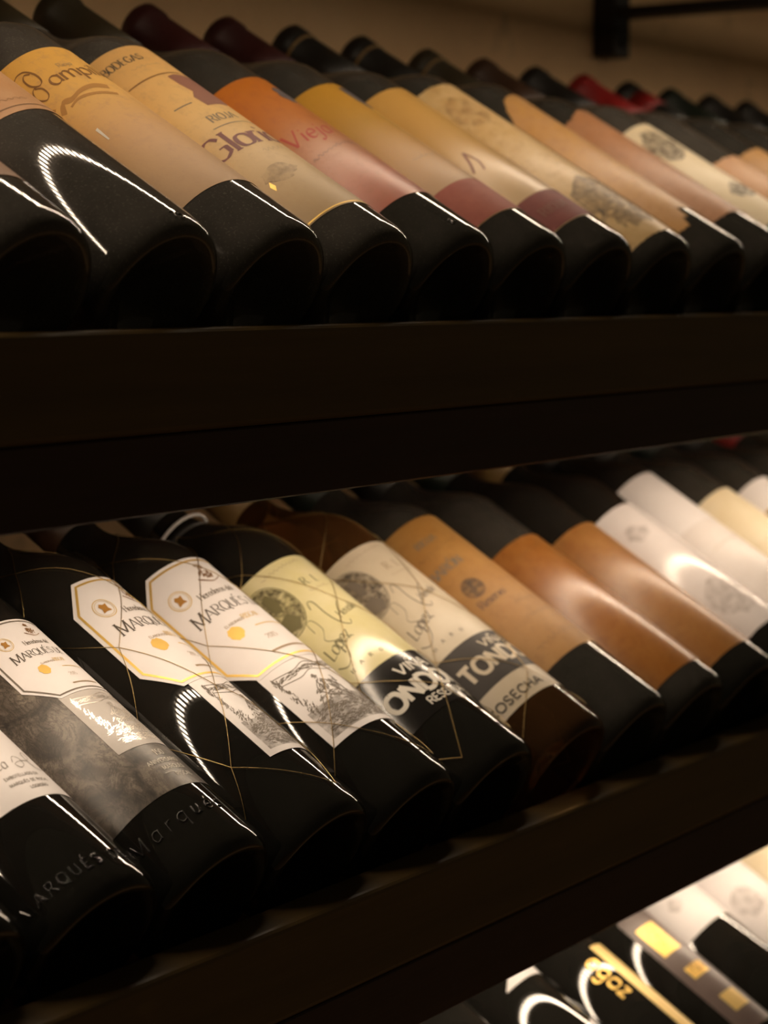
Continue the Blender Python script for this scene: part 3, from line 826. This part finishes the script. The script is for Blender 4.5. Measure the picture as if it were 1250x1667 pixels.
def riscal(t, rot, half, lo, hi, cut_deg, cut_mm, rim, s, low, foil, lo_rot, lo_half):
    tp, bt = octagon(rot, half, lo, hi, cut_deg, cut_mm)
    lb = label_mesh('label', tp, bt, 'p_white', t, th=0.0004, r=R + 0.0002)
    pr = R + 0.00075
    for inset, w in ((2.6 * s, 1.25 * s),):
        di = inset / K
        o = [(-half + di + rot, hi - cut_mm - inset * .3), (-half + cut_deg + di * .3 + rot, hi - inset), (half - cut_deg - di * .3 + rot, hi - inset), (half - di + rot, hi - cut_mm - inset * .3),
             (half - di + rot, lo + cut_mm + inset * .3), (half - cut_deg - di * .3 + rot, lo + inset), (-half + cut_deg + di * .3 + rot, lo + inset), (-half + di + rot, lo + cut_mm + inset * .3)]
        o.append(o[0])
        p = Print(pr); p.curve(o, w, None, 0); p.build('border', rim, lb)
    H = hi - lo
    p = Print(pr)
    for sgn in (-1,):
        cx, cy = rot - half * .62, lo + H * .74
        ring = [(cx + 5.6 * s / K * math.sin(a), cy + 6.2 * s * math.cos(a)) for a in [k * math.pi / 10 for k in range(21)]]
        p.curve(ring, 0.45 * s, None, 0)
        ring = [(cx + 4.6 * s / K * math.sin(a), cy + 5.2 * s * math.cos(a)) for a in [k * math.pi / 10 for k in range(21)]]
        p.curve(ring, 0.25 * s, None, 0)
    p.build('medal_ring', 'pale_gold', lb)
    p = Print(pr + 0.0001); p.poly([(cx - 2.3 * s / K, cy + 1.6 * s), (cx - 1 * s / K, cy + 3.3 * s), (cx + .6 * s / K, cy + 2.2 * s), (cx + 2.4 * s / K, cy + 2.6 * s), (cx + 1.7 * s / K, cy - .6 * s), (cx + 2.6 * s / K, cy - 2.8 * s), (cx, cy - 2.4 * s), (cx - 2.4 * s / K, cy - 3 * s), (cx - 1.5 * s / K, cy - .2 * s)])
    p.build('medal_figure', 'brown_ink', lb)
    sx, sy = rot - half * .45, lo + H * .34; p = Print(pr)
    p.disc(sx, sy, 4.3 * s, 4.5 * s, 20, 0.12)
    p.build('gold_seal', 'gold', lb)
    p = Print(pr); p.hatch(rot, lo + H * .90, 2.6 * s, 2.0 * s, 16, 90, .5 * s, 3, 2 * s); p.hatch(rot, lo + H * .83, 4.4 * s, 3.2 * s, 40, 60, .55 * s, 4, 2.2 * s)
    p.curve([(rot - 8 * s / K, lo + H * .80), (rot, lo + H * .76), (rot + 8 * s / K, lo + H * .80)], 1.2 * s, (.3, .3)); p.build('crest', 'sepia_ink', lb)
    p = Print(pr); p.text('Herederos del', rot - 17 * s / K, lo + H * .655, 4.2 * s, .13, 'serif', .06, .80); p.build('grey_lettering', 'grey_ink', lb)
    p = Print(pr)
    w0 = p.text('M', rot - half * .74, lo + H * .500, 8.4 * s, .105, 'serif', .06, .92)
    p.text('ARQUÉS DE', rot - half * .74 + w0 / K, lo + H * .512, 6.6 * s, .105, 'serif', .07, .92)
    p.build('lettering', 'ink', lb)
    p = Print(pr); p.text('RISCAL', rot - 8 * s / K, lo + H * .40, 3.4 * s, .13, 'serif', .08, .85); p.curve([(rot - 6 * s / K, lo + H * .325), (rot + 16 * s / K, lo + H * .325)], 1.5 * s, (.3, .2), 0)
    p.build('gold_lettering', 'pale_gold', lb)
    p = Print(pr); p.text('2015', rot - 7 * s / K, lo + H * .20, 3.2 * s, .10, 'serif', .10); p.curve([(rot - 12 * s / K, lo + H * .105), (rot + 14 * s / K, lo + H * .105)], 1.3 * s, None, 0)
    p.text('ELABORADO', rot - 20 * s / K, lo + H * .40, 1.6 * s, .14, 'sans', .15)
    p.build('fine_lettering', 'faint_ink', lb)
    # lower label with the engraving
    l2 = label_mesh('lower_label', [(lo_rot - lo_half, lo + 4), (lo_rot + lo_half, lo + 4)], [(lo_rot - lo_half, low), (lo_rot + lo_half, low)], 'p_white' if foil != 'silver' else 'p_grey', t, r=R + 0.00018)
    p = Print(R + 0.00048)
    figure(p, lo_rot, low + 3.5 * s, lo - 4 * s, lo_half * .86, .62 * s + .28, 1.7 if foil != 'silver' else 1.4)
    p.build('engraving', foil, l2)
    if foil != 'silver':
        p = Print(R + 0.00046); p.rect(lo_rot - lo_half * .86, lo_rot + lo_half * .86, low + 3.5, low + (lo - low) * .42); p.build('engraved_rocks', 'eng_mid', l2)

def wire_net(t, seed, n=4):
    r_ = random.Random(seed); paths = []
    lev = [0.014, 0.050, 0.088, 0.130, 0.172, 0.206, 0.232]
    off = r_.uniform(0, 30)
    ang = [[off + 360 / n * j + (180 / n if k % 2 else 0) + r_.uniform(-14, 14) for j in range(n)] for k in range(len(lev))]
    lv = [[l * 1000 + (r_.uniform(-5, 5) if 0 < k < 5 else 0) for j in range(n)] for k, l in enumerate(lev)]
    def rad(l):
        if l <= 0.19: return R + 0.0009
        u = min(1, (l - 0.19) / 0.056); return 0.0146 + (R - 0.0146) * (math.cos(math.pi * u) + 1) / 2 + 0.0007
    for k in range(len(lev) - 1):
        for j in range(n):
            for dj in ((0, -1) if k % 2 == 0 else (0, 1)):
                j2 = (j + dj) % n
                a0, a1 = ang[k][j], ang[k + 1][j2]
                while a1 - a0 > 180: a1 -= 360
                while a1 - a0 < -180: a1 += 360
                sag = r_.uniform(-4, 4)
                pts = []
                for q in range(9):
                    u = q / 8; d = a0 + (a1 - a0) * u + sag * math.sin(math.pi * u); l = (lv[k][j] + (lv[k + 1][j2] - lv[k][j]) * u)
                    side = abs(math.cos(math.radians(d)))       # pressed flat where neighbouring bottles touch
                    pts.append(on_cyl(d, l, rad(l / 1000) - 0.0006 * (1 - min(1, side * 2))))
                paths.append(pts)
    return tube_object('wire_net', paths, 0.00019, 'wire', t, 5)

t = bottle('M', xm(2), 'bottle wrapped in a grey bark patterned label under a small octagonal one', 'glass_black', 'cap_gold', 'burgundy')
full(t, 39, 157, 'p_bark', half=179.9, name='wrap_label')
riscal(t, 10, 48, 107, 160.5, 18, 13, 'grey_ink', .66, 67, 'silver', 14, 36)
p = Print(R + 0.0004); p.text('150', 2, 59.2, 3.6, .13, 'serif', .10); p.text('ANIVERSARIO', -12, 54.4, 2.4, .15, 'sans', .14); p.text('MARQUÉS', -4, 49.8, 2.4, .15, 'sans', .14)
p.curve([(-6, 48), (3, 48)], .35, None, 0); p.text('RISCAL', 2, 44.6, 2.4, .15, 'sans', .14); p.build('lettering', 'white_ink', t)
emboss(t, 'Marqués', -66, 22.5, 8.0, 'glass_black', 0.00042, 1.0, 0.42, .15)

t = bottle('M', xm(3), 'gold netted bottle with an octagonal white label, next to the bark patterned bottle', 'glass_black', 'cap_olive')
riscal(t, 21, 62, 97.5, 179.5, 19, 17, 'gold', 1.0, 41.5, 'grey_ink', 22, 40)
wire_net(t, 3)
t = bottle('M', xm(4), 'gold netted bottle with an octagonal white label, next to the lemon label', 'glass_black', 'cap_brown')
riscal(t, -1, 62, 97.0, 182.5, 18, 14, 'gold', 1.0, 43.5, 'grey_ink', -7, 40)
wire_net(t, 8)
ring = [on_cyl(-36 + 5 * math.sin(a), 191 + 3.2 * math.cos(a), R - 0.0006) for a in [k * math.pi / 8 for k in range(17)]]
tube_object('embossed_ring', [ring], 0.0005, 'glass_black', t)

def tondonia(t, paper_mat, eng, ink, low, b0, b1, band, cosecha):
    lb = full(t, b1 if not cosecha else low, 171, paper_mat, half=78)
    cx, cy = -56, 145
    p = Print(R + 0.0003); p.disc(cx, cy, 13.5, 17.5, 28); p.build('vignette', eng, lb)
    p = Print(R + 0.0004)
    ringp = [(cx + 14 / K * math.sin(a), cy + 18.2 * math.cos(a)) for a in [k * math.pi / 20 for k in range(41)]]
    p.curve(ringp, 0.5, None, 0)
    # chateau roofs and towers in the vignette
    for q in ([(-70, 148), (-62, 152), (-58, 147), (-62, 142), (-70, 143)], [(-57, 156), (-50, 158), (-47, 150), (-50, 143), (-56, 145)], [(-62, 139), (-50, 141), (-44, 134), (-50, 129), (-60, 131)]): p.poly(q)
    p.build('vignette_picture', ink, lb)
    p = Print(); p.text('R. L', -18, 148, 5.6, .15, 'serif', .14, .9); p.build('lettering', 'faint_ink' if cosecha else 'olive_ink', lb)
    script_line(lb, 'faint_ink', -44, 164, 46, 9, 41, 2.4, 2)
    script_line(lb, 'faint_ink', -20, 142.5, 26, 6, 44, 2.0, 1)
    p = Print()      # flowing signature
    p.curve([(-34, 133), (-31, 138), (-27, 136), (-27, 126), (-24, 117), (-18, 113), (-15, 116)], .7, (.35, .6))
    p.curve([(-24, 117), (-18, 122), (-12, 128), (-6, 131)], .9, (.4, .6))
    p.text('Heredia', -20, 119, 5.4, .12, 'script', .03, .8, slope=.22)
    p.curve([(-47, 121), (-46, 128), (-41, 128), (-40, 120), (-46, 114), (-40, 110), (-33, 109), (-26, 106)], .45, (.4, .6))
    p.text('Lopez', -55, 101.5, 8.2, .12, 'script', .03, .8, slope=.30)
    p.curve([(-57, 97), (-50, 94), (-42, 98), (-38, 106), (-42, 110)], .8, (.35, .6))
    p.build('signature', ink, lb)
    p = Print()
    for k, ch in enumerate('HARO'): p.text(ch, -52 + 10.5 * k, 89 + (.8 if 0 < k < 3 else 0), 2.4, .2, 'serif', 0)
    p.build('fine_lettering', ink, lb)
    p = Print(R + 0.0003 if cosecha else R + 0.0002)
    if cosecha:
        p.rect(-77, 77, b0, b1); p.build('colour_band', band, lb)
        holder = lb
    else:
        holder = label_mesh('lower_label', [(-78, b1), (78, b1)], [(-78, b0), (78, b0)], band, t)
    q = Print(R + 0.0005)
    if cosecha:
        q.text('VIÑA', -19, 73.0, 5.6, .19, 'sans', .10, 1.35)
        q.text('TONDONIA', -56, 59.5, 10.6, .25, 'sans', .10, 1.15)
        q.build('headline', 'p_ivory', holder)
        c = Print(R + 0.0005); c.text('COSECHA', -67, 36.6, 5.4, .17, 'sans', .18, 1.30); c.build('lettering', 'band_charcoal', holder)
    else:
        q.text('VIÑA', -28, 70.0, 6.4, .21, 'sans', .10, 1.30)
        q.text('TONDONIA', -71, 55.0, 10.8, .26, 'sans', .10, 1.20)
        q.text('RESERVA', -29, 46.6, 4.8, .19, 'sans', .10, 1.1)
        q.build('headline', 'white_ink', holder)

t = bottle('M', xm(5), 'gold netted dark bottle with a lemon label over a black lettered band', 'glass_black', 'cap_black')
tondonia(t, 'p_lemon', 'eng_olive', 'olive_ink', 42, 42, 83, 'band_black', False)
wire_net(t, 15)
nb = []
for l_ in (238.0, 239.0): nb.append([on_cyl(a, l_, 0.0190) for a in range(0, 361, 15)])
p_ = tube_object('neck_band', nb[:1], 0.0011, 'p_white', t, 6)

t = bottle('M', xm(6), 'gold netted pale amber bottle with an ivory label and charcoal band', 'glass_clear', 'cap_gold')
tondonia(t, 'p_ivory', 'eng_grey', 'grey_ink', 32.5, 51, 83, 'band_charcoal', True)
wire_net(t, 22)

t = bottle('M', xm(7), 'bottle with an orange tan label printed with a small round crest', 'glass_film', 'cap_green')
lb = full(t, 55.5, 186, 'p_orange')
p = Print(); p.text('RIOJA', -42, 166.2, 4.6, .19, 'serif', .14, .95); p.text('BARÓN', -58, 143.2, 6.0, .20, 'serif', .10, 1.0); p.build('lettering', 'grey_ink', lb)
p = Print(R + 0.0003); p.disc(-37, 125, 6.6, 7.0, 24, 0.04); p.build('crest', 'eng_grey', lb)
p = Print(R + 0.0004); ringp = [(-37 + 6.8 / K * math.sin(a), 125 + 7.2 * math.cos(a)) for a in [k * math.pi / 12 for k in range(25)]]; p.curve(ringp, .5, None, 0)
p.text('Reserva', -48, 110, 5.6, .17, 'serif', .06, .9); p.build('brown_lettering', 'brown_dark', lb)
for q_ in ((-52, 158, 56, 9, 51, 3, 2), (-30, 88, 40, 7, 52, 3.4, 0), (-20, 100, 36, 7, 53, 3, 0), (-46, 68, 60, 8, 54, 3, 0)): script_line(lb, 'brown_dark', *q_)

t = bottle('M', xm(8), 'bottle with a glossy rust label, next to the orange tan crest label', 'glass_film', 'cap_black')
lb = full(t, 19, 153, 'p_rust')
script_line(lb, 'sepia_ink', -40, 140, 40, 7, 61, 3.4, 2)
t = bottle('M', xm(9), 'bottle with a matt rust label, next to the white torn edged label', 'glass_black', 'cap_green')
lb = full(t, 21.5, 154, 'p_rust2')
script_line(lb, 'sepia_ink', -30, 146, 34, 6, 62, 3, 2)

t = bottle('M', xm(10), 'bottle with one tall glossy white label beside the rust labels', 'glass_black', 'cap_gold')
lb = full(t, 33, 165.5, 'p_white_gloss', jag=0.3)
p = Print(R + 0.0003); p.disc(-30, 140, 9, 7, 18, 0.2); p.build('printed_emblem', 'eng_soft', lb)
p = Print(R + 0.0003); p.disc(-20, 64, 18, 17, 24, .15); p.build('printed_scene', 'eng_soft', lb)
t = bottle('M', xm(11), 'bottle with a separate plain white shoulder label above a white main label', 'glass_black', 'cap_black', 'tall')
label_mesh('shoulder_label', [(-75, 193.5), (75, 193.5)], [(-75, 136), (75, 136)], 'p_white', t, r=R + 0.00022); lb = full(t, 30, 139, 'p_grey_white', name='main_label')
script_line(lb, 'faint_ink', -40, 110, 50, 8, 71, 3, 2)
t = bottle('M', xm(12), 'bottle with a pale cream label between two white labelled bottles', 'glass_film', 'cap_black')
lb = full(t, 30, 163.5, 'p_cream')
t = bottle('M', xm(13), 'bottle with a white upper label curling over an orange edge', 'glass_film', 'cap_green')
lb = full(t, 139.5, 168, 'p_white', rot=4)
p = Print(); p.curve([(-70, 140.6), (70, 140.6)], 2.0, None, 0); p.build('orange_edge', 'brown_ink', lb)
full(t, 30, 138, 'p_cream', name='main_label')
for i, (c_, g_) in enumerate((('cap_black', 'glass_film'), ('cap_red', 'glass_film'), ('cap_olive', 'glass_film'), ('cap_olive', 'glass_black'), ('cap_black', 'glass_film'), ('cap_black', 'glass_film'))):
    t = bottle('M', xm(14 + i), ('dark dusty bottle next to the white label with an orange edge', 'dusty bottle with a bright red capsule behind the white labels', 'dark bottle just past the bright red capsule on the middle row',
               'dark bottle, second past the bright red capsule on the middle row', 'dark bottle, third past the bright red capsule on the middle row', 'dark bottle, fourth past the bright red capsule on the middle row')[i], g_, c_)
    full(t, 30, 150, ('p_cream', 'p_white')[i % 2])

# --- lower row
for i, (x, gl, cp) in enumerate(zip(BX[:3], ('glass_black',) * 3, ('cap_black', 'cap_wine', 'cap_black'))):
    t = bottle('B', x, ('black bottle under the apron, third before the white topped black bottle', 'black bottle under the apron, second before the white topped black bottle', 'black bottle under the apron next to the white topped black bottle')[i], gl, cp)
    full(t, 45, 120, 'p_plum')
t = bottle('B', BX[3], 'glossy black bottle with a white cap of label and a white lower label', 'glass_black', 'cap_black')
label_mesh('shoulder_label', [(-34, 141), (-20, 148), (0, 152), (20, 152.5), (40, 150), (55, 141)], [(-34, 140), (0, 140.4), (55, 140)], 'p_white', t)
label_mesh('label', [(2, 88), (10, 95), (24, 99), (40, 99), (60, 92)], [(2, 40), (60, 40)], 'p_white', t)
t = bottle('B', BX[4], 'glossy black bottle with a gold stripe and gold lettering running lengthwise', 'glass_black', 'cap_black')
p = Print(R + 0.0003); p.rect(-3, 24, 42, 139); p.build('gold_stripe', 'pale_gold', t)
p = Print(R + 0.0003); p.text('agoz', -25, 132, 13.5, .17, 'serif', .12, 1.0, axial=True); p.build('lettering', 'gold', t)
p = Print(R + 0.0003); p.disc(-14, 152, 3.5, 2.5, 10, .2); p.build('gold_spot', 'gold', t)
t = bottle('B', BX[5], 'black bottle with a plum grey label bearing gold panels', 'glass_black', 'cap_black')
lb = label_mesh('label', [(-34, 146), (-28, 151), (60, 151)], [(-34, 36), (60, 36)], 'p_plum', t)
for a0, a1, m0, m1 in ((-26, 4, 109, 135), (-22, 6, 85, 95)):
    p = Print(R + 0.0003); p.rect(a0, a1, m0, m1); gp = p.build('gold_panel', 'gold', lb)
    p = Print(R + 0.0004); p.hatch((a0 + a1) / 2 + 3, (m0 + m1) / 2 + 2, (a1 - a0) * K * .42, (m1 - m0) * .40, 26, 70, .7, 5, 3.0); p.build('panel_print', 'brown_ink', gp)
p = Print(R + 0.0003); p.rect(-19, 9, 52, 67); p.build('printed_panel', 'pale_gold', lb)
t = bottle('B', BX[6], 'black bottle with a short creamy white label, next to the plum label', 'glass_black', 'cap_black')
lb = full(t, 115, 172, 'p_white')
p = Print(R + 0.0003); p.disc(-34, 140, 6, 5, 14, .2); p.build('printed_emblem', 'eng_soft', lb)
t = bottle('B', BX[7], 'bottle with a long white label, second past the plum label', 'glass_black', 'cap_black')
lb = full(t, 40, 168, 'p_white')
p = Print(R + 0.0003); p.disc(-34, 118, 11, 13, 14, .2); p.build('printed_emblem', 'eng_soft', lb)
for i, (x, m_) in enumerate(zip(BX[8:], ('p_cream', 'p_orange', 'p_cream'))):
    t = bottle('B', x, ('bottle with a cream label, third past the plum label', 'bottle with an orange label on the lowest row', 'bottle with a cream label just past the orange labelled one on the lowest row')[i], 'glass_black', 'cap_black')
    full(t, 40, 160, m_)
